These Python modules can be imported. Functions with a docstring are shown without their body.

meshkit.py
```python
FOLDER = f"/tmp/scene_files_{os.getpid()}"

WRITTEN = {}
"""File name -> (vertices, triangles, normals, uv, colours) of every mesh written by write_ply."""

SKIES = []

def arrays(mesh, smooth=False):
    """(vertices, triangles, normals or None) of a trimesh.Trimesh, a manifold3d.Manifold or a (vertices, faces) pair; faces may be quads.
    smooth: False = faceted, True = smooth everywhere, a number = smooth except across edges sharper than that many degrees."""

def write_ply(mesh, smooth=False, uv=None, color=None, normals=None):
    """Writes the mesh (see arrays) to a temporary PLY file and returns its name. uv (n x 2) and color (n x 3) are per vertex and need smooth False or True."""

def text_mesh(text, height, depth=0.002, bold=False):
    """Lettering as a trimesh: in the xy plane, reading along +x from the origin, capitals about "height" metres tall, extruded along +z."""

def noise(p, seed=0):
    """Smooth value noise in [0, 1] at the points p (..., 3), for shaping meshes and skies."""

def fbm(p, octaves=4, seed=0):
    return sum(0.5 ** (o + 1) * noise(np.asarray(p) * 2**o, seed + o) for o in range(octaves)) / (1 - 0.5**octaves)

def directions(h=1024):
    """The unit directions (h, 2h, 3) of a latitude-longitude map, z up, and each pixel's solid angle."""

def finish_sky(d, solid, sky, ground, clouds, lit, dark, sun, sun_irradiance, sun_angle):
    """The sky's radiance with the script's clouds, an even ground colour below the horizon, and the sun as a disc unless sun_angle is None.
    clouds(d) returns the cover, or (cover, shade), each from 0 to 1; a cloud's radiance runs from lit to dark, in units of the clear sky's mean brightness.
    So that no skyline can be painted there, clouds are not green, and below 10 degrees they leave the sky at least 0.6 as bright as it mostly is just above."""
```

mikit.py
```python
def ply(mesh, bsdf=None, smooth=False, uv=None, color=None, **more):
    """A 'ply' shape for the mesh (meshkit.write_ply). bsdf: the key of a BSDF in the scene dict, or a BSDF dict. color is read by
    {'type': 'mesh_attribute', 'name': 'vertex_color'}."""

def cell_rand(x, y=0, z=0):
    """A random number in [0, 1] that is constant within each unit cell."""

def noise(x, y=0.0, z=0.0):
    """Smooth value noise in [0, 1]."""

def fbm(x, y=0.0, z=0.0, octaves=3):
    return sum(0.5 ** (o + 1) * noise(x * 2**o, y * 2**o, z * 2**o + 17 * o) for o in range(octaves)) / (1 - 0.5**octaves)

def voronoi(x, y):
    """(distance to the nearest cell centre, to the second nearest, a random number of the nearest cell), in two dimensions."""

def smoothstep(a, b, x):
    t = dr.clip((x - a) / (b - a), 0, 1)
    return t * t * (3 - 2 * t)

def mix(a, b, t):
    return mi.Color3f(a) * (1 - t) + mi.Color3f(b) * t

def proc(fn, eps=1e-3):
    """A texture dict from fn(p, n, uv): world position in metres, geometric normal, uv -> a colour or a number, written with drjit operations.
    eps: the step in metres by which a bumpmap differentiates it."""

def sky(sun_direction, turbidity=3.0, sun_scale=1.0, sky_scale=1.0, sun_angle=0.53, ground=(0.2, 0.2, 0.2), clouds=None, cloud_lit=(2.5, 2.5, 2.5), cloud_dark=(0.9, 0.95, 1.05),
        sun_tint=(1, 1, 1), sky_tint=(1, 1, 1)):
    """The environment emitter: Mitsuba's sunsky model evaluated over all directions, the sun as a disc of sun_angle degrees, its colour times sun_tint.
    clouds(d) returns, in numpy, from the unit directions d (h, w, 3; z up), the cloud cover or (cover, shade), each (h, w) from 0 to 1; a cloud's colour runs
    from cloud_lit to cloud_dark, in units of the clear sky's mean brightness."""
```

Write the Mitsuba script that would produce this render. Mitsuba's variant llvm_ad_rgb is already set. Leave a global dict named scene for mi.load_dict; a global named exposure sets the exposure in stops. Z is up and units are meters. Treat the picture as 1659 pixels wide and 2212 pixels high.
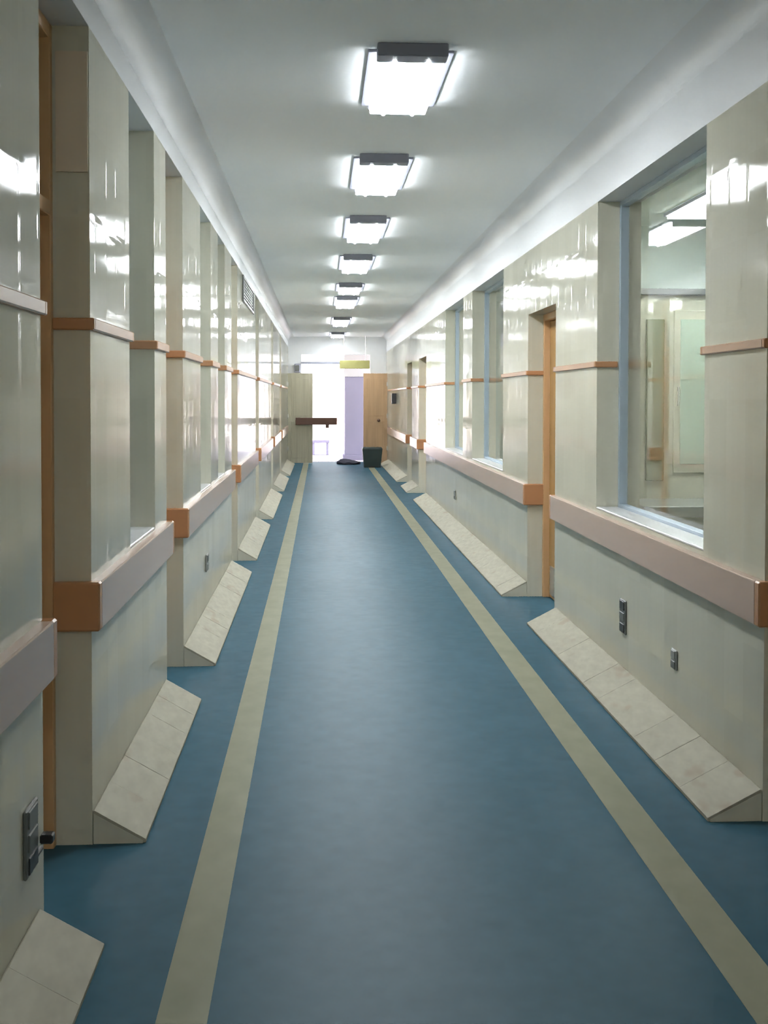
import math, random
import numpy as np, trimesh, drjit as dr, mitsuba as mi, mikit
from mikit import proc, noise, fbm, cell_rand, smoothstep, mix

random.seed(7)
T = mi.ScalarTransform4f
scene, labels = {}, {}

# ------------------------------------------------------------------ camera, sky, sun, exposure
# x to the right wall, y down the corridor, z up; the camera stands at the origin, 1.5 m above the floor
FOCAL = 2500.0
_fwd = [0.05486433, 0.99817107, -0.02538552]
_up = [-0.00012492, 0.02543068, 0.99967658]
scene['camera'] = {'type': 'perspective', 'fov_axis': 'x', 'fov': 2 * math.degrees(math.atan(1659 / 2 / FOCAL)),
                   'principal_point_offset_x': 0.0, 'principal_point_offset_y': 180.4 / 2212, 'near_clip': 0.05, 'far_clip': 500.0,
                   'to_world': T().look_at(origin=[0, 0, 1.5], target=[_fwd[0], _fwd[1], 1.5 + _fwd[2]], up=_up)}
scene['sky'] = mikit.sky([-0.35, -0.45, 0.82], turbidity=4.0, sun_scale=4.0, sky_scale=4.0, ground=(0.35, 0.35, 0.35),
                         clouds=lambda d: 0.75 + 0 * d[..., 0], cloud_lit=(2.2, 2.2, 2.3), cloud_dark=(1.2, 1.2, 1.3))
LAMP = 13.0                                   # radiance of the fluorescent ceiling fittings
LAMP_RGB = [LAMP * 0.95, LAMP * 1.0, LAMP * 1.03]
exposure = 1.86

# ------------------------------------------------------------------ dimensions
XL, XR = -0.765, 1.57                         # the two wall faces
CEIL, HEAD_L, HEAD_R, DOOR_R = 2.98, 2.73, 2.62, 2.14
Y0, Y1 = -3.0, 27.6                           # the wall behind the camera, the exit wall
BACK_L, BACK_R = -1.02, 1.82                  # rear faces of the two side walls
REV_L, REV_R = -0.885, 1.685                  # where the door and window frames begin in their reveals

# ------------------------------------------------------------------ materials
def lin(r, g, b):
    return [((c / 255) / 12.92 if c / 255 <= 0.04045 else ((c / 255 + 0.055) / 1.055) ** 2.4) for c in (r, g, b)]

def rgb(c): return {'type': 'rgb', 'value': list(c)}
def two(b): return {'type': 'twosided', 'bsdf': b}
def glossy(c, alpha=0.1, ior=1.5, spec=1.0): return {'type': 'roughplastic', 'specular_reflectance': spec, 'diffuse_reflectance': c if isinstance(c, dict) else rgb(c), 'alpha': alpha, 'int_ior': ior, 'nonlinear': True}
def bumped(b, fn, scale=1.0, eps=1e-3): return {'type': 'bumpmap', 'arbitrary': proc(fn, eps), 'scale': scale, 'bsdf': b}

TW, TH = 0.20, 0.30                           # glazed wall tiles
def tile_uv(p, n):
    return dr.select(dr.abs(n.x) > 0.5, p.y, p.x), p.z

def tile_relief(p, n, uv):                    # each tile lies a hair out of plane
    u, v = tile_uv(p, n)
    a, b = u / TW, v / TH
    i, j = dr.floor(a), dr.floor(b)
    fa, fb = a - i - 0.5, b - j - 0.5
    edge = smoothstep(0.5, 0.42, dr.maximum(dr.abs(fa), dr.abs(fb)))
    tilt = (cell_rand(i, j, 1) - 0.5) * fa * TW * 0.018 + (cell_rand(i, j, 2) - 0.5) * fb * TH * 0.009
    return tilt * edge + 0.0002 * noise(u * 9, v * 5, 3.0)

def tile_colour(p, n, uv):
    u, v = tile_uv(p, n)
    i, j = dr.floor(u / TW), dr.floor(v / TH)
    t = 0.5 * cell_rand(i, j, 4) + 0.3 * cell_rand(i, 0, 5) + 0.2 * noise(u * 60, v * 2.5, 1.0)
    return mix((0.74, 0.725, 0.64), (0.81, 0.795, 0.715), t)

def wedge_colour(p, n, uv):
    t = fbm(p.y * 14, p.z * 30, p.x * 30, 3)
    s = smoothstep(0.62, 0.78, fbm(p.y * 5 + 40, p.z * 9, p.x * 9, 3))
    return mix(mix((0.52, 0.495, 0.40), (0.66, 0.635, 0.53), t), (0.46, 0.36, 0.25), 0.45 * s)

def floor_colour(p, n, uv):
    t = fbm(p.x * 16, p.y * 16, 0.0, 3)
    m = fbm(p.x * 2.2, p.y * 1.1, 5.0, 3)
    return mix((0.076, 0.190, 0.250), (0.112, 0.245, 0.318), 0.55 * t + 0.45 * m)

def stripe_colour(p, n, uv):
    return mix((0.42, 0.43, 0.325), (0.49, 0.49, 0.385), fbm(p.x * 14, p.y * 9, 2.0, 3))

def ceiling_colour(p, n, uv):
    return mix((0.85, 0.88, 0.91), (0.89, 0.91, 0.94), fbm(p.x * 1.5, p.y * 1.5, 1.0, 3))

def wood_colour(a, b):
    def fn(p, n, uv):
        g = fbm((p.x + p.y) * 34, p.z * 1.6, 0.0, 3)
        return mix(a, b, g)
    return fn

M = {
    'tile': two(bumped(glossy(proc(tile_colour), 0.012, spec=0.75), tile_relief)),
    'plaster': two(glossy((0.84, 0.85, 0.86), 0.22)),
    'warm_plaster': two(glossy((0.86, 0.77, 0.66), 0.2)),
    'ceiling': two({'type': 'diffuse', 'reflectance': proc(ceiling_colour)}),
    'floor': two(glossy(proc(floor_colour), 0.18, 1.4, spec=0.34)),
    'stripe': two(glossy(proc(stripe_colour), 0.18, 1.4, spec=0.34)),
    'wedge': two(glossy(proc(wedge_colour), 0.35, spec=0.35)),
    'rail': two(glossy((0.72, 0.59, 0.51), 0.06)),
    'rail_cap': two(glossy((0.68, 0.42, 0.235), 0.12)),
    'trim': two(glossy((0.70, 0.50, 0.35), 0.10)),
    'frame_orange': two(glossy(proc(wood_colour((0.76, 0.54, 0.31), (0.85, 0.63, 0.39))), 0.2)),
    'leaf': two(glossy(proc(wood_colour((0.60, 0.40, 0.17), (0.70, 0.48, 0.22))), 0.2)),
    'leaf_beige': two(glossy(proc(wood_colour((0.46, 0.43, 0.33), (0.56, 0.53, 0.42))), 0.3)),
    'leaf_tan': two(glossy(proc(wood_colour((0.52, 0.36, 0.21), (0.64, 0.46, 0.28))), 0.3)),
    'white': two(glossy((0.80, 0.80, 0.80), 0.15)),
    'cream': two(glossy((0.72, 0.71, 0.62), 0.15)),
    'green': two(glossy((0.58, 0.68, 0.60), 0.15)),
    'room': two({'type': 'diffuse', 'reflectance': rgb((0.62, 0.68, 0.64))}),
    'olive': two(glossy((0.28, 0.30, 0.20), 0.2)),
    'frost': two(glossy((0.55, 0.60, 0.58), 0.06)),
    'alu': two({'type': 'principled', 'base_color': rgb((0.42, 0.50, 0.58)), 'metallic': 0.35, 'roughness': 0.35}),
    'steel': two({'type': 'roughconductor', 'material': 'Al', 'alpha': 0.25}),
    'dark': two(glossy((0.035, 0.035, 0.04), 0.2)),
    'grey': two(glossy((0.22, 0.23, 0.22), 0.2)),
    'lightgrey': two(glossy((0.40, 0.41, 0.39), 0.2)),
    'housing': two(glossy((0.42, 0.43, 0.50), 0.3)),
    'teal': two(glossy((0.025, 0.055, 0.05), 0.25)),
    'yellow': two(glossy((0.42, 0.40, 0.15), 0.3)),
    'brown': two(glossy((0.16, 0.07, 0.04), 0.3)),
    'lavender': two({'type': 'diffuse', 'reflectance': rgb((0.34, 0.32, 0.42))}),
    'paving': two({'type': 'diffuse', 'reflectance': rgb((0.62, 0.60, 0.66))}),
    'render': two({'type': 'diffuse', 'reflectance': rgb((0.78, 0.78, 0.78))}),
    'cloth': two({'type': 'diffuse', 'reflectance': rgb((0.05, 0.05, 0.065))}),
    'glass': {'type': 'thindielectric', 'int_ior': 1.52},
}
for k, v in M.items():
    scene['mat_' + k] = v

# ------------------------------------------------------------------ helpers
def bevel_box(x0, x1, y0, y1, z0, z1, b=0.0):
    if b <= 0:
        return trimesh.creation.box(bounds=[[x0, y0, z0], [x1, y1, z1]])
    b = min(b, 0.45 * min(x1 - x0, y1 - y0, z1 - z0))
    pts = []
    for x, sx in ((x0, 1), (x1, -1)):
        for y, sy in ((y0, 1), (y1, -1)):
            for z, sz in ((z0, 1), (z1, -1)):
                pts += [(x, y + sy * b, z + sz * b), (x + sx * b, y, z + sz * b), (x + sx * b, y + sy * b, z)]
    return trimesh.convex.convex_hull(np.array(pts))

def join(*ms): return trimesh.util.concatenate(list(ms))

def prism_y(poly, y0, y1):
    """Convex (x, z) outline swept along y."""
    a = [(x, y0, z) for x, z in poly]; b = [(x, y1, z) for x, z in poly]
    return trimesh.convex.convex_hull(np.array(a + b))

def tube(p0, p1, r, n=20):
    return trimesh.creation.cylinder(radius=r, segment=[p0, p1], sections=n)

def numbered(name):
    if name not in used:
        used.add(name); return name
    k = 1
    while f'{name}_{k:03d}' in used:
        k += 1
    used.add(f'{name}_{k:03d}'); return f'{name}_{k:03d}'
used = set()

def tag(key, label=None, cat=None, group=None, kind=None):
    e = labels.setdefault(key, {})
    for a, b in (('label', label), ('category', cat), ('group', group), ('kind', kind)):
        if b: e[a] = b
    return key

def part(parent, name, mesh, mat, smooth=False, label=None, emit=None):
    key = numbered((parent + '__' if parent else '') + name)
    d = mikit.ply(mesh, 'mat_' + mat, smooth=smooth)
    if emit:
        d['emitter'] = {'type': 'area', 'radiance': rgb(emit)}
    scene[key] = d
    if label: tag(key, label)
    return key

def thing(name, label, cat=None, group=None, kind=None):
    return tag(numbered(name), label, cat, group, kind)

# ------------------------------------------------------------------ floor, ceiling
f = thing('floor', 'glossy blue vinyl floor with two pale stripes running down the corridor', kind='structure')
part(f, 'vinyl_sheet', bevel_box(BACK_L, BACK_R, Y0, Y1 + 0.05, -0.10, 0.0), 'floor')
for x0, x1, lab in ((-0.396, -0.272, 'pale yellowish stripe along the left side of the blue floor'), (1.048, 1.182, 'pale yellowish stripe along the right side of the blue floor')):
    part(f, 'stripe', bevel_box(x0, x1, Y0, Y1 - 0.2, -0.002, 0.0012), 'stripe', label=lab)
c = thing('ceiling', 'flat grey-white plaster ceiling over the corridor', kind='structure')
part(c, 'slab', bevel_box(BACK_L, BACK_R, Y0 - 0.1, Y1 + 0.2, CEIL, CEIL + 0.12), 'ceiling')

# ------------------------------------------------------------------ side walls: piers, panels below windows, heads, upper plaster band
# openings along each wall: (kind, y0, y1)
LEFT = [('door', 3.22, 3.905), ('window', 4.70, 5.40), ('door', 5.80, 6.50), ('window', 7.45, 8.15), ('window', 8.72, 9.33),
        ('door', 10.03, 10.75), ('door', 13.75, 14.45), ('door', 18.05, 18.80), ('door', 21.80, 22.55)]
RIGHT = [('door', 3.00, 4.00), ('window', 4.66, 6.51), ('door', 7.67, 8.70), ('window', 9.90, 11.93), ('window', 12.70, 14.52),
         ('door', 17.15, 18.43), ('door', 19.85, 20.89)]
SILL_L, SILL_R = 0.895, 0.877

def spans(openings):
    """The wall's solid stretches between openings."""
    out, at = [], Y0
    for _, a, b in openings:
        out.append((at, a)); at = b
    return out + [(at, Y1)]

def side_wall(name, openings, xin, xout, head, door_head, sill, label):
    w = thing(name, label, kind='structure')
    x0, x1 = min(xin, xout), max(xin, xout)
    for a, b in spans(openings):
        part(w, 'pier', bevel_box(x0, x1, a, b, 0, head), 'tile', label='glazed cream tile pier')
    for kind, a, b in openings:
        if kind == 'window':
            part(w, 'parapet', bevel_box(x0, x1, a, b, 0, sill), 'tile', label='tiled panel under the window')
        elif door_head < head - 0.01:
            part(w, 'door_head', bevel_box(x0, x1, a, b, door_head, head), 'tile', label='tiled panel over the door')
    part(w, 'upper_band', bevel_box(x0, x1, Y0, Y1, head, CEIL + 0.001), 'plaster', label='smooth white plaster band under the ceiling')
    s = 1 if xin < 0 else -1
    R_, n = 0.13, 10
    arc = [(xin + s * R_ * (1 - math.cos(t)), CEIL - R_ * (1 - math.sin(t))) for t in np.linspace(0, math.pi / 2, n + 1)]
    v = [(x, y, z) for y in (Y0, Y1) for x, z in arc + [(xin - s * 0.0, CEIL + 0.0)]]
    k = n + 2
    fs = []
    for i in range(n):
        fs += [(i, i + 1, k + i + 1), (i, k + i + 1, k + i), (k - 1, i + 1, i), (2 * k - 1, k + i, k + i + 1)]
    m = trimesh.Trimesh(np.array(v), np.array(fs), process=False)
    part(w, 'cove', m, 'plaster', smooth=30, label='rounded plaster cove between wall and ceiling')
    return w
wl = side_wall('wall_left', LEFT, XL, BACK_L, HEAD_L, HEAD_L, SILL_L, 'glossy tiled left wall of the corridor with narrow door and window recesses')
wr = side_wall('wall_right', RIGHT, XR, BACK_R, HEAD_R, DOOR_R, SILL_R, 'glossy tiled right wall of the corridor with large windows')
# the painted upper panel in the first recess's far reveal
part(wl, 'reveal_panel', bevel_box(REV_L + 0.012, XL - 0.004, 3.896, 3.91, 2.25, 2.645), 'warm_plaster', label='pinkish painted panel high in the first recess')

def where_left(a):
    return {3.22: 'nearest left recess', 5.80: 'second door recess of the left wall', 10.03: 'third door recess of the left wall', 13.75: 'fourth door recess of the left wall',
            18.05: 'fifth door recess of the left wall', 21.80: 'last door recess of the left wall'}[a]
def where_right(a):
    return {3.00: 'recess at the right edge of the photo', 7.67: 'first full door recess of the right wall, beyond the large window', 17.15: 'second door recess of the right wall',
            19.85: 'last door recess of the right wall'}[a]

n_door = n_win = 0
def door(side, a, b):
    global n_door
    n_door += 1
    s = 1 if side == 'left' else -1           # +1: the leaf lies toward -x
    rev, back = (REV_L, BACK_L) if side == 'left' else (REV_R, BACK_R)
    head = HEAD_L if side == 'left' else DOOR_R
    d = thing(f'door_{n_door}', 'orange-brown wooden door and frame in the ' + (where_left(a) if side == 'left' else where_right(a)), kind='structure')
    X = lambda t: rev - s * t                 # t metres behind the frame's front edge
    bx = lambda t0, t1, y0, y1, z0, z1, bv=0.003: bevel_box(min(X(t0), X(t1)), max(X(t0), X(t1)), y0, y1, z0, z1, bv)
    th = abs(back - rev) - 0.002
    part(d, 'jamb', bx(0, th, a, a + 0.035, 0, head), 'frame_orange')
    part(d, 'jamb', bx(0, th, b - 0.035, b, 0, head), 'frame_orange')
    part(d, 'head_jamb', bx(0, th, a + 0.035, b - 0.035, head - 0.05, head), 'frame_orange')
    top = head - 0.05
    if side == 'left':
        part(d, 'transom_bar', bx(0, th, a + 0.035, b - 0.035, 2.10, 2.15), 'frame_orange')
        part(d, 'transom_pane', bx(0.05, 0.06, a + 0.035, b - 0.035, 2.15, top, 0), 'frost', label='frosted pane over the door')
        top = 2.10
    leaf = part(d, 'leaf', bx(0.045, 0.085, a + 0.037, b - 0.037, 0.008, top - 0.003), 'leaf')
    part(leaf, 'kick_plate', bx(0.041, 0.047, a + 0.08, b - 0.08, 0.03, 0.25, 0.001), 'steel')
    hy = a + 0.10
    h = join(tube([X(0.045), hy, 1.0], [X(-0.005), hy, 1.0], 0.009), tube([X(0.0), hy, 1.0], [X(0.0), hy + 0.11, 1.0], 0.009),
             tube([X(0.046), hy, 1.0], [X(0.037), hy, 1.0], 0.026))
    part(leaf, 'handle', h, 'steel', smooth=40)
    return d

def window(side, a, b):
    global n_win
    n_win += 1
    s = 1 if side == 'left' else -1
    rev = REV_L if side == 'left' else REV_R + 0.01
    head, sill, wx = (HEAD_L, SILL_L, XL) if side == 'left' else (HEAD_R, SILL_R, XR)
    lab = {4.70: 'narrow frosted window in the nearest left recess with a sill', 7.45: 'second narrow frosted window of the left wall', 8.72: 'third narrow frosted window of the left wall',
           4.66: 'large clear window in the right wall with a white sill', 9.90: 'middle clear window of the right wall', 12.70: 'farthest clear window of the right wall'}[a]
    w = thing(f'window_{n_win}', lab, kind='structure')
    X = lambda t: rev - s * t
    bx = lambda t0, t1, y0, y1, z0, z1, bv=0.002: bevel_box(min(X(t0), X(t1)), max(X(t0), X(t1)), y0, y1, z0, z1, bv)
    fw = 0.028
    part(w, 'frame', join(bx(0, 0.05, a, a + fw, sill, head), bx(0, 0.05, b - fw, b, sill, head), bx(0, 0.05, a + fw, b - fw, head - fw, head),
                          bx(0, 0.05, a + fw, b - fw, sill, sill + fw)), 'alu', label='thin blue-grey metal frame')
    if side == 'left':
        part(w, 'pane', bx(0.02, 0.028, a + fw, b - fw, sill + fw, head - fw, 0), 'frost', label='frosted glass pane')
    else:
        x = X(0.022)
        v = np.array([[x, a + fw, sill + fw], [x, b - fw, sill + fw], [x, b - fw, head - fw], [x, a + fw, head - fw]])
        part(w, 'pane', (v, np.array([[0, 2, 1], [0, 3, 2]])), 'glass', label='clear glass pane')
    part(w, 'sill', bevel_box(min(wx + s * -0.001, X(0.0)), max(wx + s * -0.001, X(0.0)), a, b, sill - 0.001, sill + 0.012, 0.004), 'white', label='white sill board')

for k, a, b in LEFT: (door if k == 'door' else window)('left', a, b)
for k, a, b in RIGHT: (door if k == 'door' else window)('right', a, b)

# ------------------------------------------------------------------ bumper rails, trim strips, sloped tile skirtings on each pier run
def runs(openings):
    out, at = [], Y0
    for k, a, b in openings:
        if k == 'door':
            out.append((at, a)); at = b
    return out + [(at, Y1 - 0.9)]

ORD = ['nearest', 'second', 'third', 'fourth', 'fifth', 'sixth', 'farthest']
def run_name(side, i, n):                     # the right wall's first run lies beside the camera, outside the photo
    if i == n - 1: return 'farthest'
    if side == 'right': i -= 1
    return 'camera-side' if i < 0 else ORD[i]
def rail_profile(side, wx, z0, z1, out=0.034):
    s = 1 if side == 'left' else -1
    b = 0.005
    pts = [(0, z0 + 0.004), (out - b, z0), (out - 0.0015, z0 + 0.0015), (out, z0 + b), (out, z1 - b), (out - 0.0015, z1 - 0.0015), (out - b, z1), (0, z1)]
    return [(wx + s * x, z) for x, z in pts]

def rails(side, openings):
    wx, rev, z0, z1 = (XL, REV_L, 0.727, 0.889) if side == 'left' else (XR, REV_R, 0.700, 0.858)
    s = 1 if side == 'left' else -1
    rr = runs(openings)
    for i, (a, b) in enumerate(rr):
        n = run_name(side, i, len(rr))
        r = thing('bumper_rail', f'{n} bumper rail along the {side} wall, with orange ends turned into the door recesses', 'wall rail')
        part(r, 'bar', prism_y(rail_profile(side, wx, z0, z1), a + 0.012, b - 0.012), 'rail', label='pinkish beige bar')
        xs = sorted((rev - s * 0.003, wx + s * 0.034))
        if a > Y0:
            part(r, 'end_cap', bevel_box(xs[0], xs[1], a - 0.034, a + 0.014, z0 - 0.001, z1 + 0.001, 0.006), 'rail_cap', label='orange end cap')
        if b < Y1 - 1:
            part(r, 'end_cap', bevel_box(xs[0], xs[1], b - 0.014, b + 0.034, z0 - 0.001, z1 + 0.001, 0.006), 'rail_cap', label='orange end cap')
rails('left', LEFT); rails('right', RIGHT)

n_trim = 0
def trims(side, openings):
    global n_trim
    wx, rev, z0, z1 = (XL, REV_L, 1.728, 1.768) if side == 'left' else (XR, REV_R, 1.682, 1.716)
    s = 1 if side == 'left' else -1
    p = 0.016
    sp = spans(openings)
    for i, (a, b) in enumerate(sp):
        if i == len(sp) - 1: b = Y1 - 0.9
        n_trim += 1
        t = thing(f'trim_{n_trim}', f'narrow tan trim strip at head height on the {side} wall, stretch {i + 1} from the camera', kind='structure')
        xs = sorted((wx - s * 0.002, wx + s * p))
        part(t, 'strip', bevel_box(xs[0], xs[1], a + 0.008, b - 0.008, z0, z1, 0.004), 'trim')
        xs = sorted((rev - s * 0.002, wx + s * p))
        if a > Y0: part(t, 'turned_end', bevel_box(xs[0], xs[1], a - p, a + 0.010, z0, z1, 0.004), 'rail_cap', label='orange end turned into the recess')
        if b < Y1 - 1: part(t, 'turned_end', bevel_box(xs[0], xs[1], b - 0.010, b + p, z0, z1, 0.004), 'rail_cap', label='orange end turned into the recess')
trims('left', LEFT); trims('right', RIGHT)

def skirting(side, openings):
    wx, out = (XL + 0.0015, 0.175) if side == 'left' else (XR - 0.0015, 0.195)
    s = 1 if side == 'left' else -1
    rr = runs(openings)
    h = 0.112
    for i, (a, b) in enumerate(rr):
        n = run_name(side, i, len(rr))
        k = thing('sloped_skirting', f'{n} sloped cream tile skirting at the foot of the {side} wall', 'skirting')
        a1, b1 = a + (0.004 if a > Y0 else 0), b - 0.06
        th = 0.008
        core = [(wx, 0.0), (wx + s * (out - 0.010), 0.0), (wx + s * (out - 0.010), 0.010), (wx, h - th)]
        part(k, 'core', prism_y(core, a1 + 0.0005, b1 - 0.0005), 'tile', label='glazed tile end face')
        m = max(1, round((b1 - a1) / 0.33))
        L = (b1 - a1) / m
        for q in range(m):
            y0, y1 = a1 + q * L + 0.0012, a1 + (q + 1) * L - 0.0012
            if y1 < 1.0: continue                 # in front of the camera's view
            j = random.uniform(-0.0008, 0.0008)
            tl = [(wx, h - th + j), (wx, h + j), (wx + s * 0.004, h + 0.001 + j), (wx + s * out, 0.014 + j), (wx + s * out, 0.002), (wx + s * (out - 0.011), 0.002)]
            part(k, 'tile', prism_y(tl, y0, y1), 'wedge')
skirting('left', LEFT); skirting('right', RIGHT)

# ------------------------------------------------------------------ ceiling lamps
LAMPS = [(4.93, 5.83), (7.10, 8.14), (9.45, 10.62), (11.95, 13.20), (14.85, 15.85), (16.75, 18.3), (21.0, 22.9), (25.7, 27.1)]
NTH = ['nearest', 'second', 'third', 'fourth', 'fifth', 'sixth', 'seventh', 'farthest']
def ceiling_lamp(x, y0, y1, label, group=None):
    l = thing('ceiling_lamp', label, 'ceiling lamp', group)
    hw, z = 0.148, CEIL
    part(l, 'housing', join(bevel_box(x - hw, x + hw, y0 - 0.10, y0, z - 0.055, z, 0.004), bevel_box(x - hw, x + hw, y1, y1 + 0.02, z - 0.030, z, 0.004),
                            bevel_box(x - hw - 0.035, x + hw + 0.035, y0, y1, z - 0.012, z, 0.002)), 'housing', label='grey metal housing')
    part(l, 'diffuser', bevel_box(x - hw + 0.008, x + hw - 0.008, y0, y1, z - 0.054, z - 0.040, 0.005), 'white', emit=LAMP_RGB, label='glowing white diffuser')
    part(l, 'side_lens', join(*[bevel_box(x + a, x + b, y0, y1, z - 0.0405, z - 0.012) for a, b in ((-hw + 0.008, -hw + 0.014), (hw - 0.014, hw - 0.008))]), 'white',
         emit=[0.42 * v for v in LAMP_RGB], label='dimmer glowing side lens')
    for dx in (-0.072, 0.072):
        part(l, 'tube', tube([x + dx, y0 - 0.012, z - 0.054], [x + dx, y1 - 0.02, z - 0.054], 0.012, 14), 'white', smooth=40, emit=LAMP_RGB, label='fluorescent tube')
ceiling_lamp(0.385, -2.4, -1.3, 'rectangular fluorescent lamp on the ceiling behind the camera')
for (a, b), n in zip(LAMPS, NTH):
    ceiling_lamp(0.385, a, b, f'{n} rectangular fluorescent lamp in the row on the corridor ceiling')

# ------------------------------------------------------------------ sockets, vent, wall box
def socket(side, y, z0, z1, w, label, body, faces):
    s = 1 if side == 'left' else -1
    wx = XL if side == 'left' else XR
    k = thing('wall_socket', label, 'wall socket')
    xs = sorted((wx - s * 0.001, wx + s * 0.010))
    part(k, 'plate', bevel_box(xs[0], xs[1], y - w / 2, y + w / 2, z0, z1, 0.004), body)
    n = len(faces)
    for i, m in enumerate(faces):
        a = z0 + (z1 - z0) * (i + 0.12) / n; b = z0 + (z1 - z0) * (i + 0.88) / n
        xs = sorted((wx + s * 0.008, wx + s * 0.014))
        part(k, 'module', bevel_box(xs[0], xs[1], y - w * 0.36, y + w * 0.36, a, b, 0.002), m)
    return k
socket('right', 5.89, 0.29, 0.465, 0.115, 'dark three-gang wall socket low on the right wall under the large window', 'grey', ['dark', 'grey', 'dark'])
socket('right', 5.02, 0.305, 0.395, 0.075, 'small grey wall socket on the right wall nearer the camera, below the dark one', 'lightgrey', ['grey', 'lightgrey'])
socket('right', 13.4, 0.33, 0.44, 0.12, 'faint grey wall socket far along the right wall', 'lightgrey', ['grey', 'lightgrey'])
ks = socket('left', 3.06, 0.255, 0.435, 0.125, 'dark green-grey wall socket on the nearest left pier', 'grey', ['dark', 'grey', 'grey'])
part(ks, 'plug', join(bevel_box(XL + 0.010, XL + 0.045, 3.13, 3.165, 0.30, 0.325, 0.004), bevel_box(XL - 0.001, XL + 0.012, 3.11, 3.17, 0.272, 0.284, 0.003)), 'dark', label='small dark plug')
socket('left', 7.80, 0.345, 0.46, 0.12, 'small grey wall socket low on the left wall below the second narrow window', 'lightgrey', ['lightgrey', 'grey'])

v = thing('air_vent', 'dark grey louvred air vent high on the left wall', 'air vent')
part(v, 'frame', join(bevel_box(XL - 0.001, XL + 0.014, 11.45, 13.25, 2.46, 2.49, 0.003), bevel_box(XL - 0.001, XL + 0.014, 11.45, 13.25, 2.69, 2.72, 0.003),
                      bevel_box(XL - 0.001, XL + 0.014, 11.45, 11.50, 2.49, 2.69, 0.003), bevel_box(XL - 0.001, XL + 0.014, 13.20, 13.25, 2.49, 2.69, 0.003)), 'grey')
part(v, 'back_plate', bevel_box(XL - 0.001, XL + 0.003, 11.50, 13.20, 2.49, 2.69), 'grey')
for i in range(6):
    z = 2.505 + i * 0.031
    part(v, 'louvre', prism_y([(XL + 0.002, z + 0.016), (XL + 0.012, z), (XL + 0.012, z + 0.003), (XL + 0.002, z + 0.019)], 11.50, 13.20), 'grey')

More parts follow.
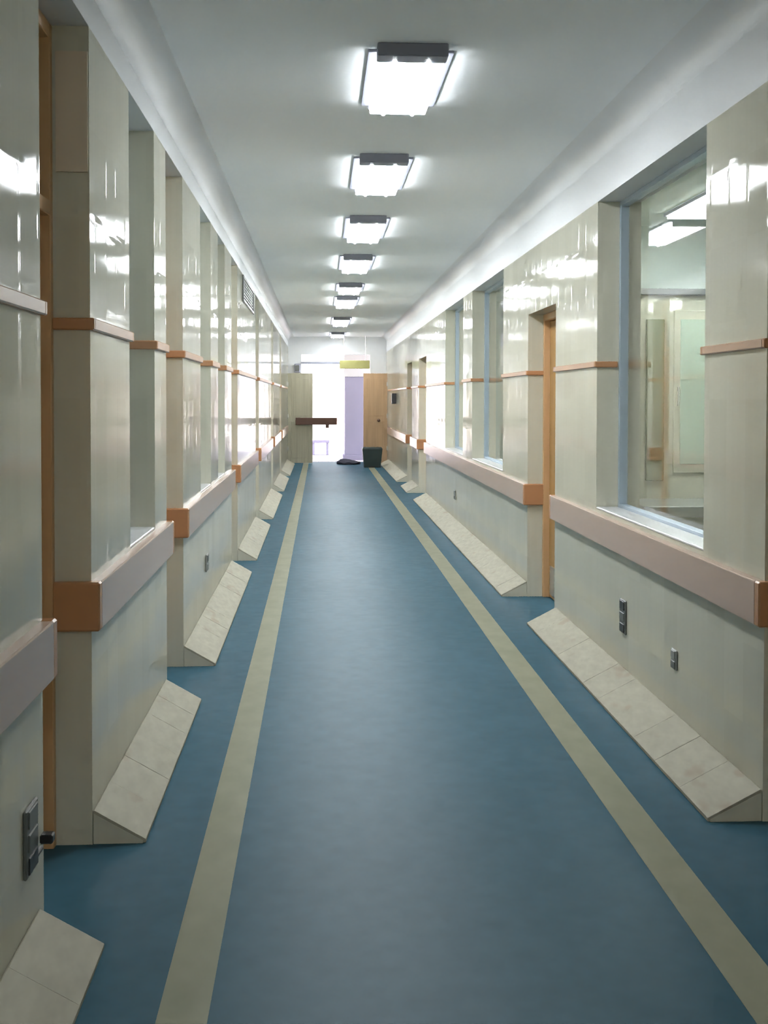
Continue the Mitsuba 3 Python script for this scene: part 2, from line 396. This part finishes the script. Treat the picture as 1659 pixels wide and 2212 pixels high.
b = thing('wall_box', 'small dark box mounted on the right wall beside the exit doors', 'wall box')
part(b, 'case', bevel_box(XR - 0.09, XR + 0.001, 23.95, 24.13, 1.40, 1.62, 0.008), 'dark')
part(b, 'front_panel', bevel_box(XR - 0.094, XR - 0.088, 23.98, 24.10, 1.44, 1.58, 0.002), 'grey')

# ------------------------------------------------------------------ exit wall and doors
we = thing('wall_exit', 'white wall at the end of the corridor around the bright exit', kind='structure')
OX0, OX1, OZ = -0.455, 1.19, 2.56
part(we, 'side_panel', bevel_box(BACK_L, OX0, Y1, Y1 + 0.22, 0, CEIL), 'plaster')
part(we, 'side_panel', bevel_box(OX1, BACK_R, Y1, Y1 + 0.22, 0, CEIL), 'plaster')
part(we, 'lintel', bevel_box(OX0, OX1, Y1, Y1 + 0.22, OZ, CEIL), 'plaster')
fr = thing('trim_exit', 'thin metal transom bar across the exit opening', kind='structure')
part(fr, 'bar', bevel_box(OX0, 0.50, Y1 - 0.05, Y1 + 0.0, 2.335, 2.385, 0.004), 'housing')

def exit_door(x0, x1, mat, label, hinge):
    global n_door
    n_door += 1
    d = thing(f'door_{n_door}', label, kind='structure')
    y = 27.05
    leaf = part(d, 'leaf', bevel_box(x0, x1, y, y + 0.045, 0.008, 2.10, 0.004), mat)
    for i in range(2):
        part(leaf, 'panel', bevel_box(x0 + 0.08, x1 - 0.08, y - 0.006, y + 0.002, 0.12 + i * 0.98, 0.98 + i * 1.0, 0.004), mat)
    for z in (0.3, 1.05, 1.8):
        part(leaf, 'hinge', tube([hinge, y - 0.004, z], [hinge, y - 0.004, z + 0.1], 0.009), 'steel', smooth=40)
    return leaf
exit_door(XL + 0.006, -0.185, 'leaf_beige', 'beige wooden exit door leaf on the left of the bright opening', XL + 0.014)
lf = exit_door(1.005, XR - 0.006, 'leaf_tan', 'orange-tan wooden exit door leaf on the right of the bright opening', XR - 0.014)
part(lf, 'knob', join(tube([1.36, 27.05, 1.0], [1.36, 27.0, 1.0], 0.016), trimesh.creation.icosphere(2, 0.035).apply_translation([1.36, 26.985, 1.0])), 'brown', smooth=40)

r = thing('barrier_bar', 'brown wooden barrier bar across the left exit door and the opening', 'barrier')
part(r, 'beam', bevel_box(-0.575, 0.385, 26.93, 26.985, 0.90, 1.065, 0.008), 'brown')
part(r, 'bracket', bevel_box(-0.50, -0.44, 26.98, 27.052, 0.93, 1.03, 0.004), 'steel')
part(r, 'bracket', bevel_box(-0.30, -0.24, 26.98, 27.052, 0.93, 1.03, 0.004), 'steel')
part(r, 'latch', bevel_box(0.12, 0.20, 26.94, 26.975, 0.83, 0.905, 0.004), 'brown')

s_ = thing('hanging_sign', 'yellow sign board under the lintel at the exit', 'sign')
part(s_, 'board', bevel_box(0.45, 1.15, 27.0, 27.03, 2.21, 2.40, 0.006), 'yellow')
for x in (0.55, 1.05):
    part(s_, 'hanger', tube([x, 27.015, 2.39], [x, 27.015, CEIL], 0.007), 'steel', smooth=40)

dc = thing('door_closer', 'small grey box above the left exit door leaf', 'door closer')
part(dc, 'case', bevel_box(-0.62, -0.48, 27.50, 27.601, 2.13, 2.33, 0.01), 'housing')
part(dc, 'cover_plate', bevel_box(-0.60, -0.50, 27.49, 27.502, 2.16, 2.30, 0.004), 'grey')

# dark bin by the right exit leaf
bn = thing('waste_bin', 'dark teal waste bin in front of the right exit door', 'bin')
def frustum(cx, cy, z0, z1, w0, d0, w1, d1):
    return trimesh.convex.convex_hull(np.array([(cx + sx * w0 / 2, cy + sy * d0 / 2, z0) for sx in (-1, 1) for sy in (-1, 1)] + [(cx + sx * w1 / 2, cy + sy * d1 / 2, z1) for sx in (-1, 1) for sy in (-1, 1)]))
part(bn, 'body', frustum(1.14, 25.5, 0, 0.40, 0.36, 0.26, 0.44, 0.32), 'teal')
part(bn, 'lid', frustum(1.14, 25.5, 0.40, 0.44, 0.46, 0.34, 0.40, 0.28), 'teal')
part(bn, 'pedal', bevel_box(1.09, 1.19, 25.31, 25.40, 0.015, 0.03, 0.004), 'dark')

# dark cloth lying on the threshold
cl = thing('floor_cloth', 'dark cloth lying crumpled on the floor in the exit opening', 'cloth')
g = trimesh.creation.icosphere(4, 1.0)
vv = g.vertices.copy()
import meshkit
vv *= (1 + 0.35 * (meshkit.fbm(vv * 2.2, 3, 5) - 0.5))[:, None]
vv = np.c_[0.66 + vv[:, 0] * 0.27, 26.75 + vv[:, 1] * 0.35, np.maximum(0.0, 0.03 + vv[:, 2] * 0.075 * (1 - 0.6 * vv[:, 0]))]
part(cl, 'heap', trimesh.Trimesh(vv, g.faces), 'cloth', smooth=True)

# ------------------------------------------------------------------ outside the exit
po = thing('ground', 'sunlit pale paving outside the exit', kind='structure')
part(po, 'slab', bevel_box(-14, 16, Y1 + 0.05, 60, -0.16, -0.03), 'paving')
st = thing('outside_step', 'pale lavender step outside the exit door', 'step')
part(st, 'tread', bevel_box(OX0 - 0.3, OX1 + 0.3, Y1 + 0.22, Y1 + 0.82, -0.03, -0.004, 0.006), 'paving')
pl = thing('outside_pillar', 'lavender grey pillar outside behind the right exit door', 'pillar')
part(pl, 'shaft', bevel_box(0.60, 1.25, 28.5, 29.1, 0.02, 2.05, 0.01), 'lavender')
part(pl, 'base', bevel_box(0.56, 1.29, 28.46, 29.14, -0.03, 0.12, 0.01), 'lavender')
part(pl, 'capital', bevel_box(0.57, 1.28, 28.47, 29.13, 2.05, 2.749, 0.01), 'render')
ow = thing('garden_wall', 'bright white rendered wall far outside the exit', 'wall')
part(ow, 'face', bevel_box(-12, 14, 46, 46.3, -0.03, 1.9), 'render')
part(ow, 'coping', bevel_box(-12, 14, 45.95, 46.35, 1.9, 1.98, 0.01), 'render')
pc = thing('porch_canopy', 'flat canopy over the step outside the exit', 'canopy')
part(pc, 'roof', bevel_box(-3.0, 4.0, Y1 + 0.22, 32.5, 2.75, 2.92, 0.01), 'render')
part(pc, 'fascia', bevel_box(-3.0, 4.0, 32.5, 32.56, 2.70, 2.95, 0.01), 'render')
bc = thing('outside_bench', 'low grey bench outside beyond the left exit door', 'bench')
part(bc, 'seat', bevel_box(-0.25, 0.25, 31.6, 32.0, 0.30, 0.37, 0.01), 'lavender')
for x in (-0.22, 0.16):
    part(bc, 'leg', bevel_box(x, x + 0.06, 31.65, 31.95, -0.03, 0.30, 0.005), 'lavender')

# ------------------------------------------------------------------ the wall behind the camera
wb = thing('wall_back', 'plain tiled wall closing the corridor behind the camera', kind='structure')
part(wb, 'face', bevel_box(BACK_L, BACK_R, Y0 - 0.15, Y0, 0, CEIL), 'tile')

# ------------------------------------------------------------------ the rooms behind the right-hand windows
RX1 = 4.6
wside = thing('wall_side_rooms', 'pale green painted walls of the rooms behind the right-hand windows', kind='structure')
part(wside, 'far_side', bevel_box(RX1, RX1 + 0.1, 3.0, 16.6, 0, 2.9), 'room')
for y in (3.0, 9.25, 16.5):
    part(wside, 'cross_wall', bevel_box(BACK_R, RX1, y, y + 0.1, 0, 2.9), 'room')
fs = thing('floor_side_rooms', 'grey-green floor of the rooms behind the right-hand windows', kind='structure')
part(fs, 'sheet', bevel_box(BACK_R, RX1, 3.0, 16.6, -0.1, 0.0), 'olive')
cs = thing('ceiling_side_rooms', 'white ceiling of the rooms behind the right-hand windows', kind='structure')
part(cs, 'slab', bevel_box(BACK_R, RX1 + 0.1, 3.0, 16.6, 2.9, 3.0), 'room')
def room_lamp(x, y, label):
    l = thing('room_lamp', label, 'ceiling lamp')
    part(l, 'housing', bevel_box(x - 0.17, x + 0.17, y - 0.62, y + 0.62, 2.875, 2.9, 0.004), 'housing')
    part(l, 'diffuser', bevel_box(x - 0.15, x + 0.15, y - 0.60, y + 0.60, 2.855, 2.876, 0.003), 'white', emit=[13.0, 14.2, 13.6], label='glowing diffuser')
room_lamp(2.75, 8.0, 'fluorescent lamp on the ceiling of the room seen through the large right window')
room_lamp(3.1, 12.5, 'fluorescent lamp on the ceiling of the farther side room')

gc = thing('glazed_cabinet', 'tall pale green glazed cabinet against the far wall of the room behind the large window', 'cabinet')
cy = 9.0
part(gc, 'carcass', bevel_box(2.45, 3.55, cy, 9.249, 0.0, 2.32, 0.004), 'cream')
part(gc, 'cornice', bevel_box(2.42, 3.58, cy - 0.04, 9.249, 2.32, 2.37, 0.006), 'grey')
part(gc, 'post', bevel_box(2.56, 2.70, cy - 0.03, cy + 0.01, 0.86, 2.13, 0.004), 'olive')
for i in range(2):
    x0 = 2.78 + i * 0.38
    dd = part(gc, 'cabinet_door', bevel_box(x0, x0 + 0.36, cy - 0.02, cy + 0.01, 0.92, 2.20, 0.004), 'cream')
    part(dd, 'panel', bevel_box(x0 + 0.05, x0 + 0.31, cy - 0.026, cy - 0.018, 0.99, 2.13, 0.002), 'green', label='pale green panel')
    part(dd, 'pull', tube([x0 + 0.03, cy - 0.04, 1.45], [x0 + 0.03, cy - 0.04, 1.6], 0.008), 'steel', smooth=40)
ct = thing('work_counter', 'pale grey counter in the room behind the large window', 'counter')
part(ct, 'top', bevel_box(2.3, RX1 - 0.01, 8.1, 8.75, 0.66, 0.74, 0.006), 'lightgrey')
part(ct, 'base_panel', bevel_box(2.36, RX1 - 0.01, 8.18, 8.70, 0.0, 0.66, 0.004), 'olive')
